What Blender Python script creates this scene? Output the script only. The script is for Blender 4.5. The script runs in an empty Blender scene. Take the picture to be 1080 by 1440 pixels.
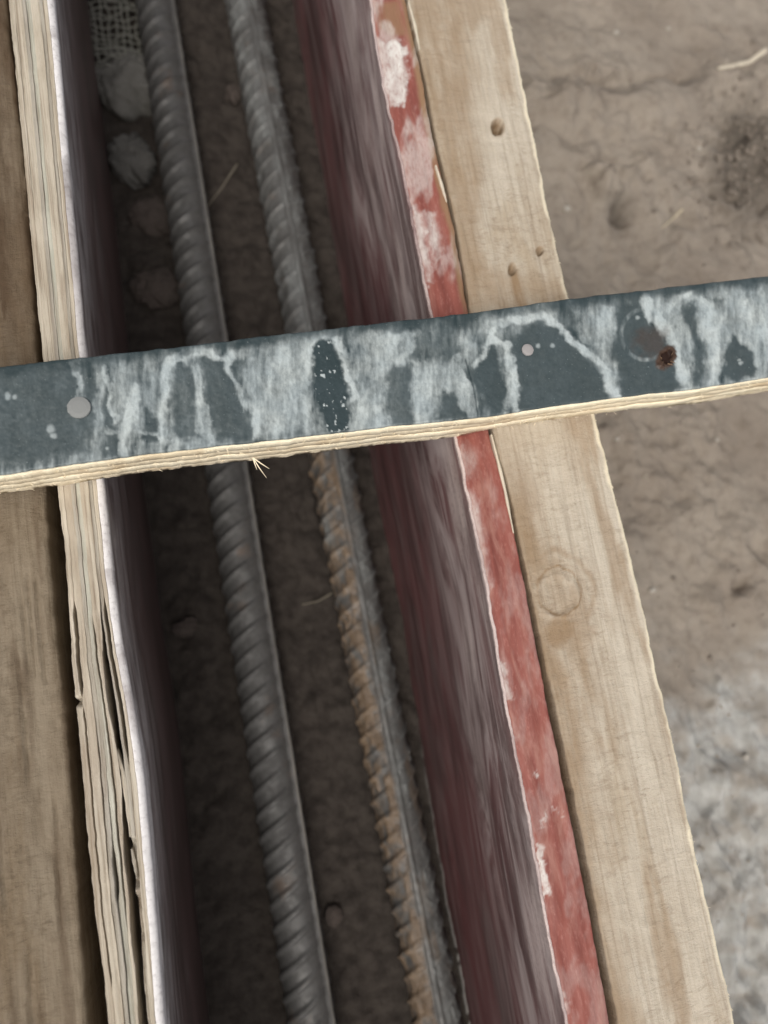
import bpy, bmesh, math, random
import numpy as np
from mathutils import Matrix, Vector

random.seed(7)
rng = np.random.default_rng(11)
scene = bpy.context.scene
COL = scene.collection

# ------------------------------------------------------------------ camera
F, CX, CY, H = 1047.0, 540.0, 720.0, 0.265         # focal length in photo pixels, centre, height above the boards (m)
d_along = np.array([-1077.0, 6360.0, -F]); d_along /= np.linalg.norm(d_along)
d_down = np.array([-205.0, -207.0, -F])
d_down -= d_along * d_down.dot(d_along); d_down /= np.linalg.norm(d_down)
d_up = -d_down
d_x = np.cross(d_along, d_up)
RCW = np.array([d_x, d_along, d_up])               # camera axes -> world axes
cam = bpy.data.cameras.new('camera')
cam.sensor_fit = 'VERTICAL'; cam.sensor_height = 36.0; cam.sensor_width = 27.0
cam.lens = 36.0 * F / 1440.0
cam.clip_start = 0.01; cam.clip_end = 100.0
cam.dof.use_dof = True; cam.dof.focus_distance = 0.262; cam.dof.aperture_fstop = 7.0
camo = bpy.data.objects.new('camera', cam); COL.objects.link(camo)
M4 = Matrix([list(RCW[i]) + [0] for i in range(3)] + [[0, 0, 0, 1]])
M4.translation = Vector((0, 0, H))
camo.matrix_world = M4
scene.camera = camo

# ------------------------------------------------------------------ light
SUN_EL, SUN_AZ = math.radians(62), math.radians(-122)   # azimuth from +X (to the right), -Y is towards the viewer
SX = Vector((math.cos(SUN_EL) * math.cos(SUN_AZ), math.cos(SUN_EL) * math.sin(SUN_AZ), math.sin(SUN_EL)))
world = bpy.data.worlds.new('World'); scene.world = world; world.use_nodes = True
wn = world.node_tree; wn.nodes.clear()
wo = wn.nodes.new('ShaderNodeOutputWorld'); wb = wn.nodes.new('ShaderNodeBackground')
sky = wn.nodes.new('ShaderNodeTexSky'); sky.sky_type = 'NISHITA'; sky.sun_disc = False
sky.sun_elevation = SUN_EL; sky.sun_rotation = math.atan2(SX.x, SX.y)
sky.air_density = 0.8; sky.dust_density = 4.0; sky.ozone_density = 0.6
hs = wn.nodes.new('ShaderNodeHueSaturation'); hs.inputs['Saturation'].default_value = 0.3
wn.links.new(sky.outputs[0], hs.inputs['Color']); wn.links.new(hs.outputs[0], wb.inputs['Color'])
wb.inputs['Strength'].default_value = 0.11
wn.links.new(wb.outputs[0], wo.inputs[0])
sun = bpy.data.lights.new('sun', 'SUN'); sun.energy = 1.1; sun.angle = math.radians(40); sun.color = (1.0, 0.94, 0.85)
suno = bpy.data.objects.new('sun', sun); COL.objects.link(suno)
suno.rotation_euler = SX.to_track_quat('Z', 'Y').to_euler()
vs = scene.view_settings
vs.view_transform = 'Standard'; vs.look = 'None'; vs.gamma = 1.0; vs.exposure = 0.5; vs.use_curve_mapping = False

# ------------------------------------------------------------------ helpers
def P(px, py, z):
    """photo pixel -> world x, y on the level z"""
    px = np.asarray(px, float); py = np.asarray(py, float)
    d = np.stack([(px - CX) / F, -(py - CY) / F, -np.ones_like(px)], -1) @ RCW.T
    t = (z - H) / d[..., 2]
    return d[..., 0] * t, d[..., 1] * t

def pix(x, y, z):
    """world -> photo pixel, used to place stains traced from the photograph on a level board"""
    v = np.stack([x, y, np.broadcast_to(np.asarray(z, float) - H, np.shape(x))], -1) @ RCW
    return CX - v[..., 0] / v[..., 2] * F, CY + v[..., 1] / v[..., 2] * F

def _h(i, j, s):
    n = (i.astype(np.int64) * 374761393 + j.astype(np.int64) * 668265263 + s * 974711) & 0xffffffff
    n = ((n ^ (n >> 13)) * 1274126177) & 0xffffffff
    return ((n ^ (n >> 16)) & 0xffff) / 65535.0

def vn(x, y, s=0):
    x = np.asarray(x, float); y = np.asarray(y, float)
    x, y = np.broadcast_arrays(x, y)
    i = np.floor(x); j = np.floor(y); u = x - i; v = y - j
    u = u * u * u * (u * (6 * u - 15) + 10); v = v * v * v * (v * (6 * v - 15) + 10)
    a = _h(i, j, s); b = _h(i + 1, j, s); c = _h(i, j + 1, s); d = _h(i + 1, j + 1, s)
    return ((a * (1 - u) + b * u) * (1 - v) + (c * (1 - u) + d * u) * v) * 2 - 1

def fbm(x, y, s=0, o=4, g=0.5):
    r = 0.0; a = 1.0
    for k in range(o):
        cs, sn = math.cos(k * 1.1), math.sin(k * 1.1)
        r = r + a * vn((x * cs - y * sn) * 2 ** k + 17.3 * k, (x * sn + y * cs) * 2 ** k + 9.1 * k, s + k)
        a *= g
    return r

def sst(a, b, x):
    t = np.clip((x - a) / (b - a), 0, 1); return t * t * (3 - 2 * t)

def seg_dist(px, py, pts):
    d = np.full(np.shape(px), 1e9)
    for (ax, ay), (bx, by) in zip(pts[:-1], pts[1:]):
        vx, vy = bx - ax, by - ay
        t = np.clip(((px - ax) * vx + (py - ay) * vy) / (vx * vx + vy * vy + 1e-9), 0, 1)
        d = np.minimum(d, np.hypot(px - ax - t * vx, py - ay - t * vy))
    return d

def poly_sd(px, py, pts):
    """signed distance, negative inside"""
    d = seg_dist(px, py, list(pts) + [pts[0]])
    ins = np.zeros(np.shape(px), bool)
    n = len(pts)
    for k in range(n):
        (ax, ay), (bx, by) = pts[k], pts[(k + 1) % n]
        c = ((ay > py) != (by > py))
        ins ^= c & (px < (bx - ax) * (py - ay) / (by - ay + 1e-12) + ax)
    return np.where(ins, -d, d)

def link(name, me, parent=None, mat=None):
    o = bpy.data.objects.new(name, me); COL.objects.link(o)
    if mat is not None and me is not None and not me.materials: me.materials.append(mat)
    if parent is not None: o.parent = parent
    return o

def thing(name, label, cat, loc, group=None):
    o = bpy.data.objects.new(name, None); o.empty_display_size = 0.02; COL.objects.link(o)
    o.location = loc
    return tag(o, label, cat, group)

def tag(o, label, cat, group=None):
    o['label'] = label; o['category'] = cat
    if group: o['group'] = group
    return o

def mesh_np(name, V, faces, attrs=None, smooth=True, fix=True):
    me = bpy.data.meshes.new(name)
    me.from_pydata(V.tolist() if hasattr(V, 'tolist') else V, [], faces)
    for k, a in (attrs or {}).items():
        at = me.attributes.new(k, 'FLOAT', 'POINT'); at.data.foreach_set('value', np.asarray(a, np.float32).ravel())
    if fix:
        bm = bmesh.new(); bm.from_mesh(me); bmesh.ops.recalc_face_normals(bm, faces=bm.faces[:]); bm.to_mesh(me); bm.free()
    if smooth: me.polygons.foreach_set('use_smooth', [True] * len(me.polygons))
    me.update()
    return me

def grid_faces(n, m, closed=False):
    i = np.arange(n - 1)[:, None]; j = np.arange(m if closed else m - 1)[None, :]
    k = (j + 1) % m
    return np.stack([i * m + j, i * m + k, (i + 1) * m + k, (i + 1) * m + j], -1).reshape(-1, 4).tolist()

def loft(name, S, loc, attrs=None, smooth=True):
    """S (n, m, 3): closed cross-sections one behind the other, ends capped"""
    n, m, _ = S.shape
    V = (S - np.asarray(loc)).reshape(-1, 3)
    f = grid_faces(n, m, True) + [list(range(m))[::-1], list(range((n - 1) * m, n * m))]
    return mesh_np(name, V, f, attrs, smooth)

Y0, Y1 = -0.23, 0.29
def ysamples(step, lo=-0.52, hi=0.62, y0=Y0, y1=Y1):
    a = np.linspace(lo, y0, 24, endpoint=False); c = np.linspace(y1, hi, 30)[1:]
    return np.concatenate([a, np.arange(y0, y1, step), [y1], c])

def edge(pts, z, ys, smooth=0.006, wob=0.0003, seed=1):
    """photo trace of a long edge -> x(y)"""
    a = np.array(pts, float); x, y = P(a[:, 0], a[:, 1], z)
    o = np.argsort(y); x, y = x[o], y[o]
    k = np.polyfit(y, x, 1)[0]
    fy = np.arange(-0.7, 0.8, 0.001); fx = np.interp(fy, y, x)
    fx = np.where(fy < y[0], x[0] + (fy - y[0]) * k, fx); fx = np.where(fy > y[-1], x[-1] + (fy - y[-1]) * k, fx)
    w = np.exp(-0.5 * (np.arange(-30, 31) * 0.001 / smooth) ** 2); w /= w.sum()
    fx = np.convolve(np.pad(fx, 30, mode='reflect', reflect_type='odd'), w, mode='valid')
    return np.interp(ys, fy, fx) + wob * fbm(ys * 180, 0 * ys + seed * 3.7, seed, 4, 0.6)

def board(name, xl, xr, ys, ztop, depth, loc, nx=40, r=0.0012, zfn=None, attrs=None, nside=8, rr=None, base=None):
    """long board: rounded top arrises, finely gridded top, straight sides"""
    n = len(ys); rr = rr or r; xls, xrs = base if base else (xl, xr)
    sz = -depth + (depth - r) * (1 - (1 - np.linspace(0, 1, nside)) ** 1.7)          # side levels, dense near the top
    ang = np.linspace(0, math.pi / 2, 4)[1:-1]
    S = []
    kind = []
    for q in sz: S.append(('L', 0.0, q, 0))
    for a in ang: S.append(('L', r * (1 - math.cos(a)), -r + r * math.sin(a), 0))
    for t in np.linspace(0, 1, nx): S.append(('T', t, 0.0, 1))
    angr = np.linspace(0, math.pi / 2, 4 if rr == r else 9)[1:-1]; szr = -depth + (depth - rr) * (1 - (1 - np.linspace(0, 1, nside)) ** 1.7)
    for a in angr[::-1]: S.append(('R', rr * (1 - math.cos(a)), -rr + rr * math.sin(a), 0))
    for q in szr[::-1]: S.append(('R', 0.0, q, 0))
    m = len(S); A = np.zeros((n, m, 3)); top = np.zeros(m)
    for j, (s, u, z, tp) in enumerate(S):
        f = math.exp(z / 0.003)
        if s == 'L': A[:, j, 0] = xls + (xl - xls) * f + u
        elif s == 'R': A[:, j, 0] = xrs + (xr - xrs) * f - u
        else: A[:, j, 0] = (xl + r) * (1 - u) + (xr - rr) * u
        A[:, j, 1] = ys; A[:, j, 2] = ztop + z; top[j] = tp if s == 'T' else max(0, 1 + z / 0.004) if z > -0.004 else 0
    if zfn is not None: A[:, :, 2] += zfn(A[:, :, 0], A[:, :, 1]) * top[None, :]
    at = {k: f(A[:, :, 0], A[:, :, 1], A[:, :, 2]) for k, f in (attrs or {}).items()}
    return loft(name, A, loc, at)

# ------------------------------------------------------------------ material helpers
class MT:
    def __init__(s, name, rough=0.8, metallic=0.0, spec=0.3):
        s.m = bpy.data.materials.new(name); s.m.use_nodes = True; s.t = s.m.node_tree
        s.b = s.t.nodes['Principled BSDF']
        s.b.inputs['Roughness'].default_value = rough; s.b.inputs['Metallic'].default_value = metallic
        s.b.inputs['Specular IOR Level'].default_value = spec
        s.co = s.t.nodes.new('ShaderNodeTexCoord').outputs['Object']
    def n(s, t, **kw):
        x = s.t.nodes.new(t)
        for k, v in kw.items(): setattr(x, k, v)
        return x
    def put(s, sock, v):
        if hasattr(v, 'is_output'): s.t.links.new(v, sock)
        else: sock.default_value = v if not isinstance(v, tuple) or len(v) == 4 or sock.type == 'VECTOR' else (*v, 1)
    def map(s, sc, rot=(0, 0, 0)):
        x = s.n('ShaderNodeMapping'); s.put(x.inputs['Vector'], s.co); x.inputs['Scale'].default_value = sc; x.inputs['Rotation'].default_value = rot
        return x.outputs[0]
    def noise(s, sc=1.0, vec=(1, 1, 1), det=4, rough=0.55, dist=0.0, rot=(0, 0, 0)):
        x = s.n('ShaderNodeTexNoise'); s.put(x.inputs['Vector'], s.map(vec, rot)); x.inputs['Scale'].default_value = sc
        x.inputs['Detail'].default_value = det; x.inputs['Roughness'].default_value = rough; x.inputs['Distortion'].default_value = dist
        return x.outputs['Fac']
    def ramp(s, f, a, b, c0=0.0, c1=1.0):
        x = s.n('ShaderNodeMapRange'); x.interpolation_type = 'SMOOTHSTEP'; x.clamp = True
        s.put(x.inputs[0], f); x.inputs[1].default_value = a; x.inputs[2].default_value = b; x.inputs[3].default_value = c0; x.inputs[4].default_value = c1
        return x.outputs[0]
    def math(s, op, a, b=0.0):
        x = s.n('ShaderNodeMath', operation=op); s.put(x.inputs[0], a); s.put(x.inputs[1], b); return x.outputs[0]
    def mix(s, f, a, b, mode='MIX'):
        x = s.n('ShaderNodeMix', data_type='RGBA', blend_type=mode); x.clamp_factor = True
        s.put(x.inputs[0], f); s.put(x.inputs[6], a); s.put(x.inputs[7], b); return x.outputs[2]
    def attr(s, k):
        x = s.n('ShaderNodeAttribute'); x.attribute_name = k; return x.outputs['Fac']
    def color(s, c): s.put(s.b.inputs['Base Color'], c); return s
    def rough(s, r): s.put(s.b.inputs['Roughness'], r); return s
    def bump(s, h, st=0.5, dist=0.001):
        x = s.n('ShaderNodeBump'); x.inputs['Strength'].default_value = st; x.inputs['Distance'].default_value = dist
        s.put(x.inputs['Height'], h); s.put(s.b.inputs['Normal'], x.outputs[0]); return s

def wood(name, pale, mid, dark, stain_tint=(0.16, 0.09, 0.045), saw=True, grain=1.0, edgec=None, gs=1.0):
    w = MT(name, 0.85, spec=0.15)
    g1 = w.noise(1.0, (420 * gs, 9, 420 * gs), 5, 0.6, 0.4)
    g2 = w.noise(1.0, (1500 * gs, 30, 1500 * gs), 4, 0.6)
    bl = w.noise(1.0, (60, 14, 60), 4, 0.6, 0.8)
    sp = w.noise(900, (1, 1, 1), 3, 0.7)
    c = w.mix(w.ramp(bl, 0.35, 0.68), pale, mid)
    c = w.mix(w.math('MULTIPLY', w.ramp(g1, 0.45, 0.72), 0.55 * grain), c, dark)
    c = w.mix(w.math('MULTIPLY', w.ramp(g2, 0.5, 0.8), 0.35 * grain), c, dark)
    c = w.mix(w.math('MULTIPLY', w.ramp(w.noise(55, (1, 0.6, 1), 5, 0.6, 0.5), 0.5, 0.68), 0.45), c, tuple(q * 1.12 for q in pale))
    hgt = w.math('ADD', w.math('MULTIPLY', g2, 0.5), w.math('MULTIPLY', sp, 0.5))
    if saw:                                        # fuzzy cross-cut marks left by the saw
        cr = w.noise(1.0, (150, 420, 150), 5, 0.7, 1.2, rot=(0, 0, 0.12))
        bb = w.noise(1.0, (45, 9, 45), 4, 0.6, 0.6); c = w.mix(w.math('MULTIPLY', w.ramp(bb, 0.5, 0.7), 0.55), c, tuple(q * z for q, z in zip(pale, (0.63, 0.53, 0.41))))
        c = w.mix(w.math('MULTIPLY', w.ramp(cr, 0.48, 0.68), w.ramp(bb, 0.38, 0.62, 0.12, 0.6)), c, dark)
        fz = w.noise(1.0, (700, 1500, 700), 3, 0.7)
        c = w.mix(w.math('MULTIPLY', w.ramp(fz, 0.52, 0.75), 0.3), c, tuple(min(1, q * 1.25) for q in pale))
        hgt = w.math('ADD', hgt, w.math('ADD', w.math('MULTIPLY', cr, 1.0), w.math('MULTIPLY', fz, 0.8)))
    st = w.math('MULTIPLY', w.attr('stain_tint'), w.ramp(w.noise(1.0, (150, 40, 150), 4, 0.6), 0.25, 0.6, 0.45, 1.0))
    c = w.mix(st, c, stain_tint)
    if edgec: c = w.mix(w.attr('fresh'), c, edgec)
    return w.color(c).bump(hgt, 0.55, 0.0007).m

# ------------------------------------------------------------------ materials
M_BATTEN = wood('sawn pale batten', (0.52, 0.46, 0.37), (0.45, 0.385, 0.30), (0.27, 0.21, 0.15), stain_tint=(0.25, 0.16, 0.085), edgec=(0.74, 0.66, 0.50))
M_BATTEN_L = wood('weathered brown batten', (0.235, 0.19, 0.135), (0.175, 0.135, 0.092), (0.105, 0.076, 0.048), stain_tint=(0.085, 0.056, 0.034), saw=True, gs=1.3)
V_MATS = [wood('veneer %s' % t, *c, saw=False, grain=1.5, gs=2.2) for t, c in {
    'cream': ((0.54, 0.48, 0.385), (0.43, 0.37, 0.285), (0.22, 0.17, 0.12)),
    'grey': ((0.43, 0.39, 0.325), (0.32, 0.285, 0.23), (0.17, 0.14, 0.105)),
    'mint': ((0.50, 0.48, 0.40), (0.40, 0.39, 0.32), (0.24, 0.21, 0.16))}.items()]
M_EDGE = wood('fresh sawn ply edge', (0.86, 0.77, 0.58), (0.84, 0.74, 0.54), (0.70, 0.57, 0.38), stain_tint=(0.45, 0.30, 0.15), saw=False, grain=0.7)
M_FIBRE = MT('pale wood fibre', 0.8).color((0.80, 0.70, 0.52)).m

def soil():
    w = MT('bare soil', 0.95, spec=0.12)
    n1 = w.noise(18, det=5, rough=0.6); n2 = w.noise(120, det=5, rough=0.65); n3 = w.noise(900, det=3, rough=0.7)
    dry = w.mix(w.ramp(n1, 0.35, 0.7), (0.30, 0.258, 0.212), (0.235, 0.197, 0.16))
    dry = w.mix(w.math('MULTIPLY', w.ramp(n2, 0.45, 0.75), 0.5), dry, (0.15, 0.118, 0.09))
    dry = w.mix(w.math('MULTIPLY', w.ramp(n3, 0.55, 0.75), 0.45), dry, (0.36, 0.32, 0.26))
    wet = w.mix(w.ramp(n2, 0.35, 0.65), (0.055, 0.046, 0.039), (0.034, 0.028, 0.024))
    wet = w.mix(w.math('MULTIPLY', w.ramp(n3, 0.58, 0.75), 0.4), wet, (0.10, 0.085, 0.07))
    c = w.mix(w.attr('moist_dark'), dry, wet)
    cem = w.mix(w.ramp(w.noise(110, (1, 0.5, 1), 5, 0.6), 0.3, 0.7), (0.33, 0.322, 0.297), (0.47, 0.465, 0.44))
    c = w.mix(w.attr('cement'), c, cem)
    h = w.math('ADD', w.math('MULTIPLY', n2, 1.0), w.math('MULTIPLY', n3, 0.35))
    return w.color(c).bump(h, 0.9, 0.0022).m
M_SOIL = soil()

def film_dark():
    w = MT('dark film with cement smears', 0.42, spec=0.28)
    a = w.attr('smear')
    n2 = w.noise(700, (1, 0.7, 1), 4, 0.7); n1 = w.noise(90, det=4)
    dk = w.mix(w.ramp(n1, 0.35, 0.7), (0.019, 0.033, 0.036), (0.032, 0.048, 0.052))
    lt = w.mix(w.ramp(n1, 0.3, 0.7), (0.47, 0.51, 0.495), (0.385, 0.435, 0.44))
    f = w.math('MULTIPLY', a, w.ramp(n2, 0.30, 0.62, 0.80, 1.05))
    c = w.mix(f, dk, lt)
    c = w.mix(w.math('MULTIPLY', w.ramp(w.noise(1500, det=2), 0.68, 0.76), 0.35), c, (0.42, 0.47, 0.47))
    ru = w.attr('rust'); c = w.mix(w.ramp(ru, 0.0, 0.6), c, (0.062, 0.036, 0.024)); c = w.mix(w.ramp(ru, 0.75, 1.0), c, (0.022, 0.009, 0.005))  # rust brown, then a near-black core painting the hole's darkness
    r = w.math('ADD', w.math('MULTIPLY', f, 0.45), 0.40)
    r = w.math('SUBTRACT', r, w.math('MULTIPLY', w.attr('wetspot'), 0.28))
    return w.color(c).rough(r).bump(w.math('ADD', w.math('MULTIPLY', f, 0.8), w.math('MULTIPLY', n2, 0.4)), 0.4, 0.0004).m
M_FILM = film_dark()

def red_paint():
    w = MT('worn red paint', 0.6, spec=0.3)
    n1 = w.noise(1.0, (300, 40, 300), 5, 0.6); n2 = w.noise(900, (1, 0.4, 1), 4, 0.7)
    c = w.mix(w.ramp(n1, 0.35, 0.7), (0.26, 0.080, 0.060), (0.195, 0.056, 0.043))
    c = w.mix(w.math('MULTIPLY', w.ramp(n2, 0.5, 0.75), 0.45), c, (0.42, 0.20, 0.165))
    n4 = w.noise(1.0, (130, 28, 130), 5, 0.65, 0.8); c = w.mix(w.math('MULTIPLY', w.ramp(n4, 0.48, 0.7), 0.6), c, (0.37, 0.185, 0.145))
    c = w.mix(w.math('MULTIPLY', w.attr('raw'), w.ramp(n1, 0.3, 0.6, 0.5, 1)), c, (0.26, 0.155, 0.085))
    wr = w.math('MULTIPLY', w.attr('wear'), w.ramp(n2, 0.28, 0.55, 0.55, 1.0))
    c = w.mix(wr, c, (0.66, 0.63, 0.58))
    return w.color(c).bump(w.math('ADD', w.math('MULTIPLY', n1, 0.7), w.math('MULTIPLY', n2, 0.5)), 0.4, 0.0005).m
M_RED = red_paint()

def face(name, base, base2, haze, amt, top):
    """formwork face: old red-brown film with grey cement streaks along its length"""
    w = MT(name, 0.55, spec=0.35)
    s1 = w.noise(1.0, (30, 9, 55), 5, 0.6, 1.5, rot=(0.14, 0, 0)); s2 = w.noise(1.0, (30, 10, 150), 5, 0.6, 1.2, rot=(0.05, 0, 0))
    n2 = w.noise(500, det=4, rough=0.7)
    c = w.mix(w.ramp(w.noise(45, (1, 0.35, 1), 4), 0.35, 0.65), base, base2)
    f = w.math('MULTIPLY', w.math('MAXIMUM', w.ramp(s1, 0.43, 0.66), w.math('MULTIPLY', w.ramp(s2, 0.47, 0.66), 0.7)), w.math('MULTIPLY', w.attr('residue_light'), amt))  # streaks fade with depth, painting in the falloff of light
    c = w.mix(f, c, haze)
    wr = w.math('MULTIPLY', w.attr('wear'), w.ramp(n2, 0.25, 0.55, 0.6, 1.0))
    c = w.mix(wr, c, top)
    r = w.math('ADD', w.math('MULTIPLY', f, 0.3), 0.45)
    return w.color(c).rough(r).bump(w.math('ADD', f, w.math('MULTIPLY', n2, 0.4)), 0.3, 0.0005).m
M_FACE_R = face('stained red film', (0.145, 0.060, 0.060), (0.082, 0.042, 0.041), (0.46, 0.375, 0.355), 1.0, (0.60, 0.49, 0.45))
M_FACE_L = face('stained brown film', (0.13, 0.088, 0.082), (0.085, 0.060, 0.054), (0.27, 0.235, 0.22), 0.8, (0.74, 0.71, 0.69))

def steel(name, crust):
    w = MT(name, 0.55, 0.35, 0.4)
    n1 = w.noise(140, det=5, rough=0.65); n2 = w.noise(1100, det=3, rough=0.7)
    c = w.mix(w.ramp(n1, 0.35, 0.7), (0.115, 0.112, 0.107), (0.082, 0.079, 0.075))
    c = w.mix(w.math('MULTIPLY', w.ramp(n2, 0.55, 0.8), 0.4), c, (0.18, 0.175, 0.165))
    c = w.mix(w.math('MULTIPLY', w.ramp(w.noise(60, det=5), 0.58, 0.75), 0.4), c, (0.16, 0.095, 0.055))
    if crust:
        m_ = w.mix(w.ramp(n1, 0.35, 0.65), (0.165, 0.118, 0.078), (0.11, 0.078, 0.052))
        c = w.mix(w.attr('mud'), c, m_)
        c = w.mix(w.attr('dust'), c, (0.155, 0.16, 0.155))
        w.put(w.b.inputs['Metallic'], w.math('MULTIPLY', w.math('SUBTRACT', 1.0, w.math('MAXIMUM', w.attr('mud'), w.attr('dust'))), 0.35))
    else:
        c = w.mix(w.attr('rubbed'), c, (0.36, 0.345, 0.31))
    return w.color(c).rough(w.ramp(n1, 0.3, 0.7, 0.45, 0.75)).bump(w.math('ADD', n1, w.math('MULTIPLY', n2, 0.6)), 0.45, 0.0006).m
M_BAR = steel('dull grey steel', False); M_BAR2 = steel('muddy rusty steel', True)

def stone_mat(name, a, b):
    w = MT(name, 0.9, spec=0.15)
    c = w.mix(w.ramp(w.noise(90, det=5, rough=0.65), 0.35, 0.7), a, b)
    n = w.noise(600, det=4, rough=0.7)
    c = w.mix(w.math('MULTIPLY', w.ramp(n, 0.5, 0.75), 0.4), c, tuple(q * 0.5 for q in b))
    return w.color(c).bump(n, 0.5, 0.0007).m
M_MORTAR = stone_mat('grey porous mortar', (0.16, 0.153, 0.138), (0.11, 0.104, 0.092))
M_PEB = stone_mat('pale pebble', (0.42, 0.39, 0.34), (0.33, 0.30, 0.255))
M_STONE = stone_mat('grey stone', (0.12, 0.115, 0.105), (0.08, 0.075, 0.068))
M_STONE_B = stone_mat('brown earthy stone', (0.075, 0.060, 0.052), (0.048, 0.039, 0.033))
M_NAIL = MT('nail head steel', 0.65, 0.2).color((0.24, 0.245, 0.235)).m
M_NAIL2 = MT('cement covered nail head', 0.85).color((0.31, 0.29, 0.28)).m
M_RUSTWOOD = MT('rust stained wood', 0.85).color((0.20, 0.13, 0.08)).m
M_STRAW = MT('dry straw', 0.75).color((0.62, 0.54, 0.38)).m
M_STRAW_D = MT('dull muddy straw', 0.85).color((0.15, 0.13, 0.10)).m
M_CHIP = MT('pale wood chip', 0.8).color((0.62, 0.55, 0.43)).m

# ------------------------------------------------------------------ traced edges
T = 0.0215                                              # strip thickness
LB_R = [(8, 0), (22, 130), (36, 260), (50, 480), (62, 680), (75, 860), (92, 1000), (105, 1200), (122, 1440)]
LP_L = [(12, 0), (22, 100), (32, 200), (45, 350), (60, 500), (80, 680), (90, 760), (95, 840), (101, 940), (107, 1000), (125, 1200), (135, 1300), (147, 1380), (152, 1440)]
LP_R = [(76, 0), (86, 100), (94, 200), (104, 300), (113, 400), (120, 490), (147, 680), (158, 800), (171, 900), (191, 1000), (204, 1100), (212, 1200), (221, 1300), (231, 1440)]
RP_L = [(520, 0), (527, 60), (545, 155), (566, 240), (590, 375), (602, 430), (640, 625), (660, 710), (685, 835), (700, 925), (713, 1005), (732, 1100), (750, 1200), (767, 1300), (793, 1430)]
RP_R = [(570, 0), (590, 90), (605, 175), (622, 250), (640, 325), (657, 430), (687, 610), (711, 690), (731, 785), (749, 880), (768, 985), (773, 1005), (795, 1110), (817, 1220), (840, 1340), (857, 1435)]
RB_L = [(573, 0), (594, 90), (610, 175), (627, 250), (644, 325), (661, 430), (693, 610), (717, 690), (737, 785), (756, 880), (778, 985), (784, 1005), (806, 1110), (828, 1220), (851, 1340), (869, 1435)]
RB_R = [(712, 0), (732, 100), (755, 210), (772, 300), (785, 360), (799, 415), (842, 600), (860, 675), (885, 770), (910, 880), (927, 960), (955, 1080), (961, 1115), (982, 1215), (1007, 1320), (1032, 1430)]
GZ = -0.150                                            # level of the soil
ys_f = ysamples(0.0006)
ys_m = ysamples(0.0009)

# rebar axes
def bar_axis(pts, z):
    a = np.array(pts, float); x, y = P(a[:, 0], a[:, 1], z)
    k, b = np.polyfit(y, x, 1); return k, b
BR = 0.0122
BAR1 = bar_axis([(220, 0), (240, 150), (256, 250), (290, 477), (324, 660), (341, 772), (358, 905), (380, 1072), (437, 1435)], GZ + BR)
BAR2 = bar_axis([(347, 0), (380, 200), (428, 450), (470, 690), (503, 850), (542, 1000), (576, 1200), (607, 1430)], GZ + BR)

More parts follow.
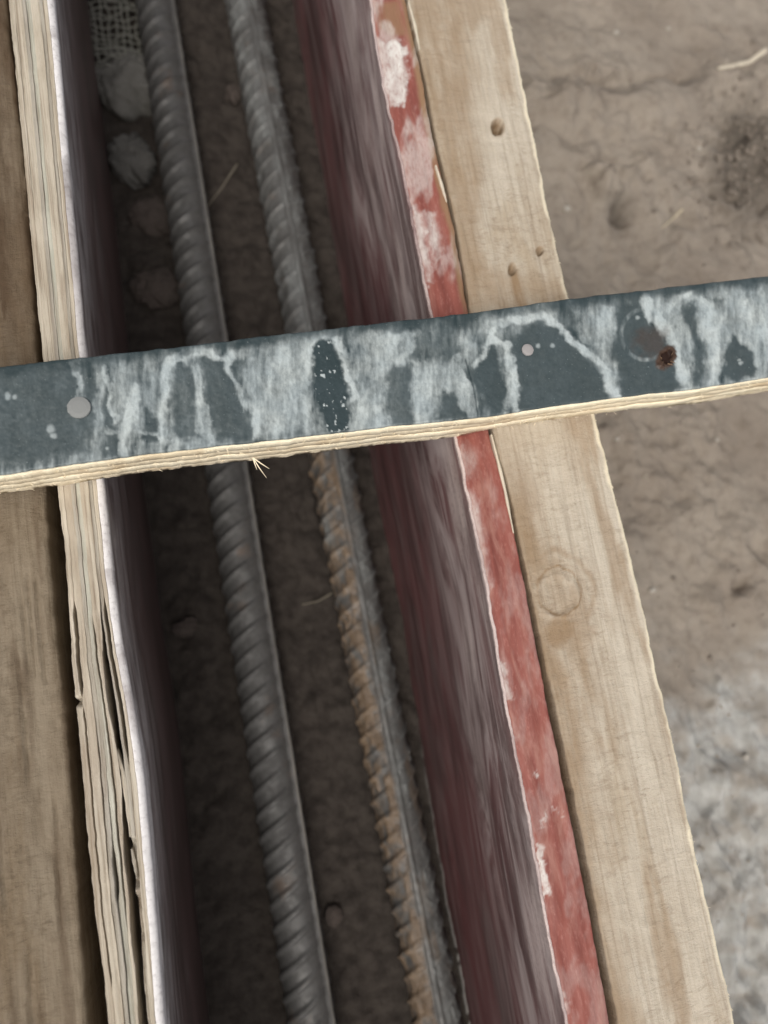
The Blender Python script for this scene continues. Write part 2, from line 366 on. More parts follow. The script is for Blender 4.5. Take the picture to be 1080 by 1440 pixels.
# ------------------------------------------------------------------ ground
def ground():
    cx_, cy_ = P(np.array([-30., 1110, -30, 1110]), np.array([-30., -30, 1470, 1470]), GZ - 0.01)
    xf = np.arange(cx_.min() - 0.02, cx_.max() + 0.02, 0.0014); yf = np.arange(cy_.min() - 0.02, cy_.max() + 0.02, 0.0014)
    far = np.array([0.03, 0.07, 0.13, 0.22, 0.36, 0.6, 1.0, 1.6, 2.4])
    xs = np.concatenate([xf[0] - far[::-1], xf, xf[-1] + far]); ys = np.concatenate([yf[0] - far[::-1], yf, yf[-1] + far])
    X, Y = np.meshgrid(xs, ys, indexing='ij')
    xl = np.interp(Y, ys_m, edge(LP_R, 0, ys_m)); xr = np.interp(Y, ys_m, edge(RP_L, 0, ys_m))
    ins = sst(-0.012, -0.007, X - xl) * sst(-0.012, -0.007, xr - X)
    px, py = pix(X, Y, GZ)
    far_m = sst(0.7, 0.4, np.maximum(np.abs(X), np.abs(Y)))
    # outside: trodden earth
    h = 0.006 * fbm(X * 14, Y * 14, 3, 3) + 0.0034 * fbm(X * 70, Y * 70, 5, 4, 0.55) * (0.4 + 0.6 * sst(-0.3, 0.5, fbm(X * 20, Y * 20, 8, 2)))
    def line(pts, w): return np.exp(-(seg_dist(px, py, pts) / w) ** 2)
    wob = 9 * fbm(px / 40, py / 40, 21, 3)
    pxw, pyw = px + wob, py + 9 * fbm(px / 40 + 50, py / 40, 22, 3)
    def lw(pts, w): return np.exp(-(seg_dist(pxw, pyw, pts) / w) ** 2)
    h += 0.011 * lw([(735, 150), (860, 160), (960, 140), (1090, 95)], 26)
    h -= 0.0050 * lw([(760, 112), (880, 118), (960, 108)], 9)
    h *= np.where(py < 100, 0.75, 1.0)
    h += 0.012 * sst(34, 16, np.hypot((pxw - 848) / 1.1, pyw - 268)) * (0.8 + 0.2 * fbm(px / 12, py / 12, 9, 3))
    h -= 0.009 * np.exp(-(np.hypot((pxw - 872), (pyw - 302) * 1.3) / 13) ** 2)
    h -= 0.003 * lw([(820, 255), (826, 300), (812, 345)], 10)
    rough = sst(90, 35, np.hypot((pxw - 1050) / 0.9, (pyw - 235) / 1.35))
    h += rough * (0.007 * fbm(X * 75, Y * 75, 31, 4, 0.6) - 0.005)
    h -= 0.008 * np.exp(-(np.hypot(pxw - 1040, pyw - 820) / 10) ** 2)
    h += 0.003 * np.exp(-(np.hypot(pxw - 1045, pyw - 838) / 11) ** 2)
    cem = sst(900, 1060, py + 0.35 * (px - 950) + 55 * fbm(px / 60, py / 60, 41, 4)) * (X > xr) * far_m
    crough = cem * sst(1130, 1220, py + 0.9 * (px - 1000) + 30 * fbm(px / 40, py / 40, 43, 3))
    h += crough * (0.0050 * np.abs(fbm(X * 60, Y * 34, 51, 4, 0.55)) - 0.001)
    h += cem * 0.0016 * fbm(X * 160, Y * 90, 52, 3)
    for p in ([(1000, 1070), (1005, 1120), (992, 1150)], [(995, 1135), (990, 1180), (995, 1225)], [(1022, 960), (1015, 1000)]):
        h += 0.0035 * lw(p, 6); cem = np.maximum(cem, 0.9 * np.exp(-(seg_dist(pxw, pyw, p) / 8) ** 2))
    # trench: damp lumpy soil
    t = 0.0030 * fbm(X * 22, Y * 22, 61, 3) + 0.0022 * np.abs(fbm(X * 60, Y * 60, 63, 4, 0.6)) + 0.0007 * fbm(X * 220, Y * 220, 66, 3)
    t = t - 0.001
    for k, b in (BAR1, BAR2):
        d = np.abs(X - (k * Y + b))
        t = np.where(d < 0.017, np.minimum(t, 0.0018 - 0.0 * d), t)
    h = np.where(ins > 0, h * (1 - ins) + t * ins, h)
    h = h * (0.3 + 0.7 * far_m)
    V = np.stack([X, Y, GZ + h], -1).reshape(-1, 3)
    moist_dark = np.maximum(ins, np.maximum(0.62 * rough, 0.7 * np.exp(-(np.hypot(pxw - 872, pyw - 302) / 15) ** 2)))  # pit tinted darker around its middle
    me = mesh_np('ground', V, grid_faces(len(xs), len(ys)), {'moist_dark': moist_dark, 'cement': np.clip(cem * (0.55 + 0.45 * fbm(px / 25, py / 18, 45, 3) + 0.25), 0, 0.95)}, fix=False)
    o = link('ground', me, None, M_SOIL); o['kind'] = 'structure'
    return xs, ys, V[:, 2].reshape(len(xs), len(ys))
GX, GY, GH = ground()
def gz(x, y):
    i = int(np.argmin(np.abs(GX - x))); j = int(np.argmin(np.abs(GY - y))); return float(GH[i, j])

# ------------------------------------------------------------------ plywood panel with the open layered edge
PD = 0.166                                             # depth of the panels (foot set in the soil)
xl = edge(LP_L, 0, ys_f, 0.004, 0.00016, 3); xr = edge(LP_R, 0, ys_f, 0.006, 0.0001, 4)
LL = (float(np.mean(xl)), 0.0, -PD)
lp = thing('plywood_sheet', 'bare edged plywood form sheet with split, delaminating layers', 'plywood sheet', LL)
_, py_f = pix((xl + xr) / 2, ys_f, 0)                  # photo row along the edge, for the traced cracks
FILM = 0.0025
base_l = edge(LP_R, 0, ys_f, 0.02, 0.0)
w_ = (xr - FILM - xl)
fr = [0.0, 0.14, 0.34, 0.45, 0.57, 0.79, 0.89, 1.0]
sep = [None,
       lambda p: 0.0013 * sst(838, 860, p) * sst(985, 955, p) + 0.0007 * sst(985, 1000, p) * sst(1390, 1360, p),
       lambda p: 0.0005 * sst(1000, 1060, p) * (0.6 + 0.4 * vn(p / 40, 0 * p, 3)),
       lambda p: 0.0002 + 0.0009 * sst(1180, 1210, p) * sst(1275, 1250, p),
       lambda p: 0.0007 * sst(860, 900, p) * sst(1330, 1250, p),
       lambda p: 0.0021 * sst(825, 1000, p) * (0.85 + 0.3 * vn(p / 55, 0 * p, 7)) + 0.0006 * sst(1150, 1200, p),
       lambda p: 0.0011 * sst(835, 870, p) * sst(1090, 1040, p) + 0.0002, None]
vm = [V_MATS[0], V_MATS[0], V_MATS[1], V_MATS[2], V_MATS[0], V_MATS[1], V_MATS[0]]
for k in range(7):
    bow = lambda f: 0.0  # noqa
    a = xl + w_ * fr[k] + (sep[k](py_f) / 2 if sep[k] and k != 5 else 0)
    b = xl + w_ * fr[k + 1] - ((sep[k + 1](py_f) if k == 4 else sep[k + 1](py_f) / 2) if sep[k + 1] else 0.00004)
    op = 0.15 + sst(800, 900, py_f); mid = 0.00010 * op * fbm(ys_f * 160, 0 * ys_f + k, 70 + k, 3)
    a = a - (0.00012 * sst(840, 780, py_f) if k else 0) + (mid if k else 0); b = b + 0.00010 * op * fbm(ys_f * 160, 0 * ys_f + k + 1, 71 + k, 3) * (k < 6)
    b = np.maximum(b, a + 0.0006)
    drop = (0.0012 * vn(ys_f * 14, 0 * ys_f + 3.3 * k, 80 + k) - 0.0005) * (0.25 + 0.75 * sst(780, 900, py_f)) - 0.0003 * (k % 2)
    if k == 5: drop = drop - 0.0035 * sst(1180, 1196, py_f) * sst(1260, 1245, py_f) - 0.006 * sst(1255, 1275, py_f) * (0.6 + 0.4 * vn(py_f / 20, 0 * py_f, 5))
    if k == 0: drop = drop - 0.008 * np.exp(-((py_f - 981) / 4.0) ** 2)
    zf = lambda X, Y, k=k, drop=drop: np.broadcast_to(drop[:, None], X.shape) + 0.00014 * fbm(X * 900, Y * 60, 90 + k, 4, 0.6)
    me = board('veneer', a, b, ys_f, 0.0, PD - 0.001 * (k % 3), LL, 7, 0.00018, zf, base=(a, np.maximum(a + 0.0004, b - 0.0030 * sst(830, 950, py_f))) if k == 4 else None, attrs=
               {'stain_tint': lambda X, Y, Z, k=k: 0.3 * sst(0.25, 0.8, fbm(X * 300, Y * 30, 95 + k, 3)) + 0.25 * (k in (2, 5)) * sst(-0.004, -0.03, Z)}, nside=5)  # two veneers also tinted darker further down
    o = link('veneer', me, lp, vm[k])
# film on the inner side with a worn white arris
zf = lambda X, Y: 0.0002 * fbm(X * 300, Y * 60, 99, 4)
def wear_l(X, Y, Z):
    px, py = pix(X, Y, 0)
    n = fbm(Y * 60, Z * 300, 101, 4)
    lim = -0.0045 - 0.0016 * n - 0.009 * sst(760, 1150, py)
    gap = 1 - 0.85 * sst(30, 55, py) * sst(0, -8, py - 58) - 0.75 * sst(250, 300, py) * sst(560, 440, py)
    return np.clip(sst(0, 1, (Z - lim) / np.where(py > 800, 0.008, 0.003)) * gap * np.clip(0.72 + 0.30 * n + 0.35 * fbm(Y * 22, 0 * Z, 104, 3), 0.15, 1) + 0.42 * sst(-0.055, -0.002, Z) * (0.65 + 0.5 * n), 0, 1)  # worn rim, plus a paler tint that fades with depth
me = board('face_film', xr - FILM + 0.00003, xr, ys_f, 0.0002, PD - 0.002, LL, 7, 0.00015, zf, {'wear': wear_l, 'residue_light': lambda X, Y, Z: sst(-0.10, -0.01, Z + 0.02 * fbm(Y * 20, Z * 20, 161, 3))}, nside=40, rr=0.0021, base=(base_l - FILM, base_l))
link('face_film', me, lp, M_FACE_L)['label'] = 'brown coated inner face, worn white along its top edge'
# chipped splinters standing in the open crack
def sliver(name, pts, z0, z1, wdt, loc, par, mat):
    a = np.array(pts, float); x, y = P(a[:, 0], a[:, 1], 0)
    n = 28; t = np.linspace(0, 1, n); tt = np.linspace(0, 1, len(pts))
    X = np.interp(t, tt, x); Y = np.interp(t, tt, y); Zt = z0 + (z1 - z0) * t
    wv = wdt * (0.35 + 0.65 * np.sin(np.pi * np.clip(t * 0.9 + 0.08, 0, 1))) * (1 + 0.2 * vn(t * 9, t * 0, 4))
    S = np.stack([np.stack([X - wv / 2, Y, Zt - 0.004], -1), np.stack([X - wv / 2, Y, Zt], -1), np.stack([X, Y, Zt + 0.0003], -1),
                  np.stack([X + wv / 2, Y, Zt], -1), np.stack([X + wv / 2, Y, Zt - 0.004], -1)], 1)
    n_, m_, _ = S.shape
    me = loft(name, S, loc, {'stain_tint': np.zeros((n_, m_))}, smooth=False)
    return link(name, me, par, mat)
sliver('splinter', [(163, 1055), (172, 1085), (178, 1130), (183, 1178)], -0.0005, -0.001, 0.0013, LL, lp, V_MATS[0])
sliver('splinter', [(184, 1196), (187, 1215), (191, 1240)], -0.002, -0.0035, 0.0011, LL, lp, V_MATS[1])

# ------------------------------------------------------------------ red plywood panel
xl = edge(RP_L, 0, ys_f, 0.005, 0.0003, 13); xr = edge(RP_R, 0, ys_f, 0.006, 0.0002, 14)
RL = (float(np.mean(xr)), 0.0, -PD)
rp = thing('plywood_sheet', 'plywood form sheet with red painted edge and stained red face', 'plywood sheet', RL)
PATCH = [([(525, 50), (550, 54), (572, 66), (571, 140), (551, 154), (534, 102)], 0.95, 4), ([(577, 285), (598, 305), (606, 396), (600, 402), (588, 350)], 0.75, 5),
         ([(596, 296), (612, 300), (622, 350), (610, 372), (603, 330)], 0.7, 6), ([(655, 690), (672, 700), (680, 760), (692, 825), (684, 832), (664, 740)], 0.5, 6),
         ([(700, 928), (712, 935), (718, 975), (711, 985)], 0.7, 4), ([(757, 1188), (765, 1190), (764, 1215), (772, 1255), (763, 1262), (756, 1225)], 0.95, 2.5),
         ([(760, 1142), (768, 1139), (762, 1168), (756, 1165)], 0.6, 2.5), ([(778, 1140), (788, 1133), (786, 1142), (779, 1147)], 0.6, 2.5),
         ([(752, 1088), (757, 1088), (757, 1093), (752, 1093)], 0.9, 2), ([(785, 1400), (797, 1398), (797, 1425), (789, 1428)], 0.55, 5), ([(716, 1030), (735, 1034), (726, 1042), (718, 1045)], 0.4, 4),
         ([(640, 640), (655, 625), (672, 640), (668, 670), (650, 672)], 0.28, 8)]
def wear_r(X, Y, Z):
    px, py = pix(X, Y, Z)
    q = 3.0 * fbm(px / 9, py / 9, 111, 4, 0.6)
    a = np.zeros(X.shape)
    for poly, v, s in PATCH: a = np.maximum(a, v * sst(s * 1.2, -s * 1.2, poly_sd(px + 1.4 * q, py + 2.4 * q, poly)) * (0.8 + 0.3 * fbm(px / 10, py / 18, 112, 3)))
    e = X - np.interp(Y[:, 0], ys_f, xl)[:, None]
    a = np.maximum(a, sst(0.0010, 0.0002, e + 0.00045 * fbm(Y * 120, X * 0, 113, 4)) * (0.62 + 0.2 * fbm(Y * 40, 0 * X, 114, 2)))
    a = np.maximum(a, (0.12 + 0.30 * sst(470, 300, py)) * sst(-0.2, 0.7, fbm(px / 26, py / 60, 116, 4, 0.6)))
    return np.clip(a * (Z > -0.006), 0, 1)
def raw_r(X, Y, Z):
    px, py = pix(X, Y, Z)
    e = np.interp(Y[:, 0], ys_f, xr)[:, None] - X
    a = sst(0.0042, 0.0015, e + 0.0006 * fbm(Y * 60, X * 300, 117, 3)) * sst(470, 400, py)
    a = np.maximum(a, 0.75 * sst(3, -5, poly_sd(px, py, [(528, 5), (560, 0), (577, 50), (550, 52), (532, 40)])))
    return a
zf = lambda X, Y: 0.0004 * fbm(X * 260, Y * 50, 119, 4)
me = board('core', xl + 0.0009, xr, ys_f, 0.0, PD, RL, 30, 0.0008, zf, {'wear': wear_r, 'raw': raw_r}, nside=8)
link('core', me, rp, M_RED)['label'] = 'red painted edge of the board'
def wear_light_face(X, Y, Z):
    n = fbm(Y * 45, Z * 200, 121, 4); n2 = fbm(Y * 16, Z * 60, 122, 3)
    return np.clip(sst(-0.0016, -0.0002, Z + 0.0006 * n) * (0.55 + 0.3 * n) + 0.75 * (0.3 + 0.7 * sst(-0.2, 0.6, n2 + 0.35 * n)) * sst(-0.060, -0.004, Z + 0.012 * n2), 0, 0.9)  # worn arris, plus streaky haze painting the light near the top
base_r = edge(RP_L, 0, ys_f, 0.025, 0.0)
me = board('face_film', xl, xl + 0.0012, ys_f, -0.0001, PD - 0.001, RL, 6, 0.0005, zf, {'wear': wear_light_face, 'residue_light': lambda X, Y, Z: 0.18 + 0.82 * sst(-0.10, -0.02, Z + 0.022 * fbm(Y * 14, Z * 14, 163, 3))}, nside=60, base=(base_r, base_r + 0.0012))  # cement streaks thinned with depth to paint the fading light
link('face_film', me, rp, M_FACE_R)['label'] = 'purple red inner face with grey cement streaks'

# ------------------------------------------------------------------ battens
xl = edge(RB_L, 0, ys_f, 0.005, 0.0002, 23); xr = edge(RB_R, 0, ys_f, 0.005, 0.00025, 24)
BL = (float(np.mean(xl + xr) / 2), 0.0, -0.10)
HOLES = [(700, 179, 8.5, 0.016, 1.3), (759, 353, 4.6, 0.009, 1.2), (720, 380, 5.0, 0.008, 1.7)]
def z_bat(X, Y):
    px, py = pix(X, Y, 0)
    z = 0.00012 * fbm(X * 170, Y * 420, 131, 4, 0.6) + 0.00022 * fbm(X * 900, Y * 60, 132, 3)
    for hx, hy, r, d, el in HOLES:
        q = np.hypot(px - hx + 0.15 * (py - hy), (py - hy) / el) / r + 0.15 * fbm(px / 4, py / 4, 137, 2)
        z = z - d * sst(1.05, 0.7, q)
    rr = np.hypot((px - 783) / 1.0, (py - 838) / 0.95); rr = rr + 2.5 * fbm(px / 14, py / 14, 133, 2)
    z = z + 0.0008 * np.exp(-((rr - 30) / 3.5) ** 2) * (0.5 + 0.7 * sst(-20, 25, (px - 783) + (py - 838))) - 0.00025 * sst(30, 20, rr)
    return z
def st_bat(X, Y, Z):
    px, py = pix(X, Y, 0); q = 8 * fbm(px / 30, py / 60, 141, 4)
    s = 0.0 * px
    s = np.maximum(s, 0.85 * sst(8, -5, poly_sd(px + q * 0.4, py + q, [(714, 372), (726, 376), (742, 432), (722, 434)])))
    s = np.maximum(s, 0.45 * sst(14, -14, poly_sd(px + q, py + q, [(652, 385), (715, 380), (800, 400), (800, 440), (660, 445)])))  # browner band on the batten right beside the strip
    s = np.maximum(s, 0.6 * sst(14, -14, poly_sd(px + q, py, [(560, -40), (650, -40), (665, 200), (680, 330), (720, 440), (655, 440), (600, 200)])))
    rr = np.hypot(px - 785, (py - 832) / 1.05) + q * 0.6
    s = np.maximum(s, 0.62 * np.exp(-((rr - 48) / 15) ** 2) * (0.7 + 0.3 * np.sin(rr / 2.6)))
    s = np.maximum(s, 0.95 * np.exp(-((rr - 31) / 2.6) ** 2))
    s = np.maximum(s, 0.38 * sst(30, 24, rr) * (0.75 + 0.35 * fbm(px / 9, py / 9, 146, 3)))
    s = np.maximum(s, 0.8 * sst(16, -16, np.hypot((px - 790) / 1.5, py - 885) - 20 + 1.6 * q))
    e = X - np.interp(Y[:, 0], ys_f, xl)[:, None]
    s = np.maximum(s, 0.7 * sst(0.014, 0.001, e + 0.004 * fbm(Y * 25, X * 80, 143, 3)) * sst(560, 760, py))
    s = np.maximum(s, 0.5 * sst(0.1, 0.8, fbm(X * 90, Y * 22, 144, 4)))
    for hx, hy, r, d, el in HOLES: s = np.maximum(s, 0.9 * sst(1.5, 0.8, np.hypot(px - hx, (py - hy) / el) / r))
    return np.clip(s, 0, 1)
def fresh_bat(X, Y, Z):
    e = np.interp(Y[:, 0], ys_f, xr)[:, None] - X
    return sst(0.0022, 0.0008, e + 0.0006 * fbm(Y * 110, 0 * X, 147, 4)) * sst(-0.02, -0.004, Z) * (0.85 + 0.15 * fbm(Y * 50, 0 * X, 148, 2))
rb = thing('timber_batten', 'pale rough sawn timber batten with a round knot, beside the red edged sheet', 'batten', BL)
me = board('beam', xl, xr, ys_f, 0.0, 0.10, BL, 62, 0.0009, z_bat, {'stain_tint': st_bat, 'fresh': fresh_bat}, nside=9)
link('beam', me, rb, M_BATTEN)

def fibres(name, pos, dirs, lens, wid, loc, mat, parent):
    V, Fc = [], []
    for p, d, l in zip(pos, dirs, lens):
        d = Vector(d).normalized(); p = Vector(p)
        s = d.cross(Vector((0.3, 0.2, 1))).normalized() * wid * random.uniform(0.6, 1.2); u = d.cross(s).normalized() * s.length
        k = Vector((random.uniform(-1, 1), random.uniform(-1, 1), random.uniform(-.6, 1))) * 0.22 * l
        b = len(V)
        for c, f in ((p - d * 0.0004, 1), (p + d * l * 0.5 + k * 0.4, 0.75), (p + d * l + k, 0.2)):
            for q in (s, u, -s - u): V.append(tuple(c + q * f - Vector(loc)))
        for r in range(2):
            for j in range(3):
                j2 = (j + 1) % 3; Fc.append((b + r * 3 + j, b + r * 3 + j2, b + r * 3 + 3 + j2, b + r * 3 + 3 + j))
        Fc += [(b + 2, b + 1, b), (b + 6, b + 7, b + 8)]
    me = mesh_np(name, V, Fc, smooth=False)
    o = link(name, me, parent, mat); o['kind'] = 'stuff'; return o
ps, ds, ls = [], [], []
for q in range(150):
    y = random.uniform(Y0, Y1); x = float(np.interp(y, ys_f, xr))
    ps.append((x - 0.0003, y, -random.uniform(0.0003, 0.0012))); ds.append((random.uniform(0.2, 1), random.uniform(-1.6, 1.6), random.uniform(-0.3, 0.4))); ls.append(random.uniform(0.0004, 0.0013))
fibres('frayed_edge', ps, ds, ls, 0.00013, BL, M_FIBRE, rb)
# the long curled splinters beside the red panel
for pts, zz in (([(690, 612), (700, 650), (710, 690), (722, 750)], 0.0010), ([(612, 235), (621, 262), (628, 285)], 0.0012), ([(574, 5), (584, 40), (590, 70)], 0.0010)):
    o = sliver('splinter', pts, zz, 0.0002, 0.0011, BL, rb, M_CHIP)

xr = edge(LB_R, -0.007, ys_m, 0.008, 0.00025, 33); xl = xr - 0.038 + 0.0006 * fbm(ys_m * 10, 0 * ys_m, 35, 3)
BLL = (float(np.mean(xl + xr) / 2), 0.0, -0.107)
lb = thing('timber_batten', 'brown weathered timber batten with a dark gap beside the split plywood', 'batten', BLL)
def tint_lb(X, Y, Z):
    px, py = pix(X, Y, -0.007)
    return np.clip(0.9 * sst(640, 420, py + 30 * fbm(px / 30, py / 80, 152, 3)) * (0.75 + 0.3 * fbm(X * 200, Y * 25, 153, 3)) + 0.6 * sst(0.2, 0.8, fbm(X * 260, Y * 18, 154, 4)), 0, 1)  # darker on the far side of the strip, plus random dark streaks
zl = lambda X, Y: 0.0005 * fbm(X * 160, Y * 40, 155, 5, 0.6) + 0.00025 * fbm(X * 500, Y * 300, 156, 3) - 0.0013 * sst(0.55, 0.7, fbm(X * 330, Y * 9, 157, 3))
me = board('beam', xl, xr, ys_m, -0.007, 0.10, BLL, 46, 0.0018, zl, {'stain_tint': tint_lb}, nside=8)
link('beam', me, lb, M_BATTEN_L)

# ------------------------------------------------------------------ the cross strip
ST_B = [(-200, 540), (0, 515), (200, 493), (435, 465), (660, 440), (800, 420), (940, 404), (1080, 388), (1290, 362)]
ST_F = [(-200, 689), (0, 666), (65, 655), (200, 637), (360, 619), (540, 598), (675, 585), (760, 571), (860, 557), (955, 547), (1080, 528), (1290, 500)]
def strip():
    n, m = 1150, 130
    us = np.linspace(-200, 1290, n)
    yb = np.interp(us, *np.array(ST_B, float).T); yf = np.interp(us, *np.array(ST_F, float).T)
    ker = np.ones(25) / 25
    sm = lambda a: np.convolve(np.pad(a, 12, mode='edge'), ker, mode='valid')
    xb, ybw = P(us, sm(yb), T); xf, yfw = P(us + 18, sm(yf), T)
    yfw = yfw + 0.00016 * fbm(us / 30, 0 * us, 201, 4, 0.6); ybw = ybw + 0.0002 * fbm(us / 20, 0 * us, 203, 4)
    loc = (float(np.mean(xb)), float(np.mean(ybw + yfw) / 2), 0.0)
    root = thing('plywood_strip', 'dark coated plywood strip with cement smears, laid across both form sheets', 'plywood strip', loc)
    FT = 0.0011
    # film sheet (top), gridded
    t = np.linspace(0, 1, m)[None, :]
    X = xb[:, None] * (1 - t) + xf[:, None] * t; Y = ybw[:, None] * (1 - t) + yfw[:, None] * t
    px, py = pix(X, Y, T)
    qa = 5 * fbm(px / 26, py / 26, 211, 4, 0.6); qb = 5 * fbm(px / 26 + 40, py / 26, 212, 4, 0.6)
    A, B = px + qa, py + qb
    L = 0.30 + 0.22 * fbm(px / 45, py / 60, 213, 4, 0.6)
    def blend(L, v, mk): return L * (1 - mk) + v * mk
    def poly(L, pts, v, s=7): return blend(L, v, sst(s, -s, poly_sd(A, B, pts)))
    def line(L, pts, v, w): return blend(L, np.maximum(L, v), sst(w, w * 0.25, seg_dist(A, B, pts)))
    L = poly(L, [(-220, 500), (100, 490), (125, 640), (-220, 700)], 0.10, 14)
    L = poly(L, [(130, 505), (230, 490), (238, 640), (130, 645)], 0.42, 10)
    L = poly(L, [(145, 560), (150, 515), (160, 560), (170, 640), (145, 640)], 0.12, 6)
    L = poly(L, [(195, 620), (205, 578), (220, 585), (228, 625)], 0.06, 5)
    L = poly(L, [(345, 520), (430, 478), (445, 605), (370, 615), (350, 575)], 0.66, 12)
    L = poly(L, [(497, 470), (560, 460), (548, 520), (545, 600), (500, 602)], 0.66, 10)
    L = poly(L, [(575, 468), (640, 455), (650, 500), (600, 512)], 0.18, 12)
    L = poly(L, [(575, 505), (640, 505), (680, 590), (580, 598)], 0.6, 9)
    L = poly(L, [(545, 598), (546, 530), (560, 515), (578, 530), (583, 598)], 0.14, 6)
    L = poly(L, [(612, 595), (617, 560), (630, 546), (645, 562), (660, 592)], 0.10, 5)
    L = poly(L, [(720, 480), (740, 458), (775, 456), (805, 490), (845, 530), (862, 565), (725, 580)], 0.08, 6)
    L = poly(L, [(805, 440), (862, 425), (862, 520), (840, 510)], 0.55, 11)
    L = poly(L, [(862, 430), (905, 430), (938, 480), (962, 545), (875, 565), (864, 500)], 0.08, 7)
    L = poly(L, [(905, 425), (1100, 395), (1100, 535), (962, 550), (945, 480)], 0.56, 10)
    L = poly(L, [(1100, 395), (1300, 365), (1300, 505), (1100, 535)], 0.45, 14)
    for pts, v, w in (([(103, 512), (117, 545), (113, 568)], 0.75, 9), ([(145, 515), (152, 545), (166, 588)], 0.75, 5), ([(192, 545), (181, 600), (173, 632)], 0.9, 13),
                      ([(234, 622), (228, 545), (240, 506), (280, 493), (312, 505)], 0.85, 10), ([(318, 500), (331, 545), (355, 580), (365, 612)], 0.8, 8), ([(280, 520), (285, 570), (296, 622)], 0.7, 10),
                      ([(320, 500), (370, 490), (350, 520)], 0.55, 12), ([(672, 512), (695, 471), (713, 485), (725, 530), (729, 580)], 0.85, 9), ([(640, 500), (672, 582)], 0.6, 8),
                      ([(690, 480), (702, 448), (740, 450), (768, 446), (800, 475), (840, 512), (868, 556)], 0.85, 9), ([(905, 424), (935, 468), (962, 528)], 0.95, 12),
                      ([(935, 430), (968, 414)], 0.8, 7), ([(990, 425), (995, 460), (1003, 535)], 0.9, 12), ([(1050, 430), (1080, 470)], 0.8, 18), ([(432, 540), (433, 495), (447, 472), (470, 468), (485, 500), (495, 560)], 0.85, 8),
                      ([(350, 515), (440, 470)], 0.5, 14), ([(150, 602), (250, 612), (340, 600)], 0.5, 6), ([(540, 475), (580, 470), (560, 510)], 0.75, 12)):
        L = line(L, pts, v, w)
    for pts, v, s in (([(245, 615), (240, 545), (255, 512), (275, 520), (275, 570), (282, 618)], 0.13, 6), ([(292, 520), (315, 520), (345, 580), (352, 612), (304, 618), (296, 570)], 0.10, 6), ([(280, 505), (310, 508), (320, 530), (296, 524)], 0.1, 6),
                      ([(440, 486), (452, 477), (468, 477), (478, 500), (485, 560), (494, 604), (460, 608), (446, 560), (437, 510)], 0.03, 3.5),
                      ([(668, 525), (695, 483), (708, 520), (715, 577), (697, 580), (676, 552)], 0.06, 4), ([(962, 432), (975, 425), (984, 470), (987, 540), (973, 545), (975, 490)], 0.10, 5),
                      ([(1011, 533), (1018, 487), (1032, 468), (1055, 490), (1066, 528)], 0.08, 4), ([(995, 420), (1020, 412), (1018, 440)], 0.2, 6), ([(120, 520), (135, 540), (130, 600), (122, 640), (112, 600)], 0.12, 5)):
        L = poly(L, pts, v, s)
    ring = np.abs(np.hypot(px - 908, (py - 470) * 0.95) - 34)
    L = np.maximum(L, 0.26 * sst(5, 1, ring))
    L = L + 0.24 * fbm(px / 9, py / 45, 215, 4, 0.6) * sst(0.05, 0.35, L)
    L = L + 0.10 * fbm(px / 5, py / 9, 216, 3, 0.6) * sst(0.02, 0.3, L)
    bk = (Y - yfw[:, None]) / (ybw - yfw)[:, None]
    L = L * (1 - 0.8 * sst(0.86, 0.99, bk + 0.05 * fbm(px / 20, py / 20, 217, 3)))
    for sx, sy, r in ((72, 602, 8), (76, 612, 6), (10, 557, 6), (20, 558, 5), (150, 629, 3), (110, 575, 2), (757, 486, 4), (776, 485, 4), (897, 448, 4), (1042, 510, 4), (1040, 505, 3)):
        L = np.maximum(L, 0.6 * sst(r * 1.2, r * 0.4, np.hypot(A - qa * 0.7 - sx, B - qb * 0.7 - sy)))
    wet = sst(3, -3, poly_sd(A, B, [(440, 486), (468, 477), (485, 560), (494, 604), (460, 608), (440, 520)]))
    sp = wet * sst(0.74, 0.92, fbm(px / 4, py / 6, 219, 2)); L = np.maximum(L, 0.9 * sp)
    hx, hy = 937, 503
    rr = 1.25 * np.hypot(px - hx + 0.25 * (py - hy), (py - hy) * 0.8) + 2.2 * fbm(px / 6, py / 6, 221, 3)
    rust = np.clip(np.maximum(sst(12, 9.5, rr), 0.6 * sst(22, 12, rr)), 0, 1); rust = np.maximum(rust, 0.30 * sst(42, 8, np.hypot(px - 920, py - 480) + 8 * fbm(px / 12, py / 12, 223, 3)))
    Z = T + 0.00022 * sst(0.2, 0.8, L) + 0.00008 * fbm(px / 6, py / 6, 224, 3)
    Z = Z - 0.00095 * sst(11.5, 8.5, rr) + 0.0008 * np.exp(-((rr - 13) / 2.6) ** 2) * (0.6 + 0.6 * vn(px / 5, py / 5, 225))
    Z = Z - 0.0004 * sst(0.01, 0.0, 1 - bk) - 0.0004 * sst(0.012, 0.0, bk)
    L = np.clip(L, 0, 1)
    cr = sst(1.6, 0.4, seg_dist(px, py, [(655, 505), (667, 548), (673, 588)])); Z = Z - 0.0004 * cr; L = L * (1 - 0.7 * cr)
    # closed sheet: back lip, top grid, front lip, underside
    S = np.concatenate([np.stack([X[:, :1], Y[:, :1], 0 * X[:, :1] + T - FT], -1), np.stack([X, Y, Z], -1),
                        np.stack([X[:, -1:], Y[:, -1:], 0 * X[:, :1] + T - FT], -1)], 1)
    pad = lambda a: np.concatenate([a[:, :1], a, a[:, -1:]], 1)
    me = loft('coating', S, loc, {'smear': pad(L), 'rust': pad(rust), 'wetspot': pad(wet)})
    # the torn hole is a shallow pit in the sheet, painted dark for depth, the first veneer starts below it
    c = link('coating', me, root, M_FILM); c['label'] = 'blue black coating with whitish cement smears'
    # veneers with a fresh ragged front edge
    nl = 4; zz = np.linspace(T - FT - 0.00003, 0.0, nl + 1)
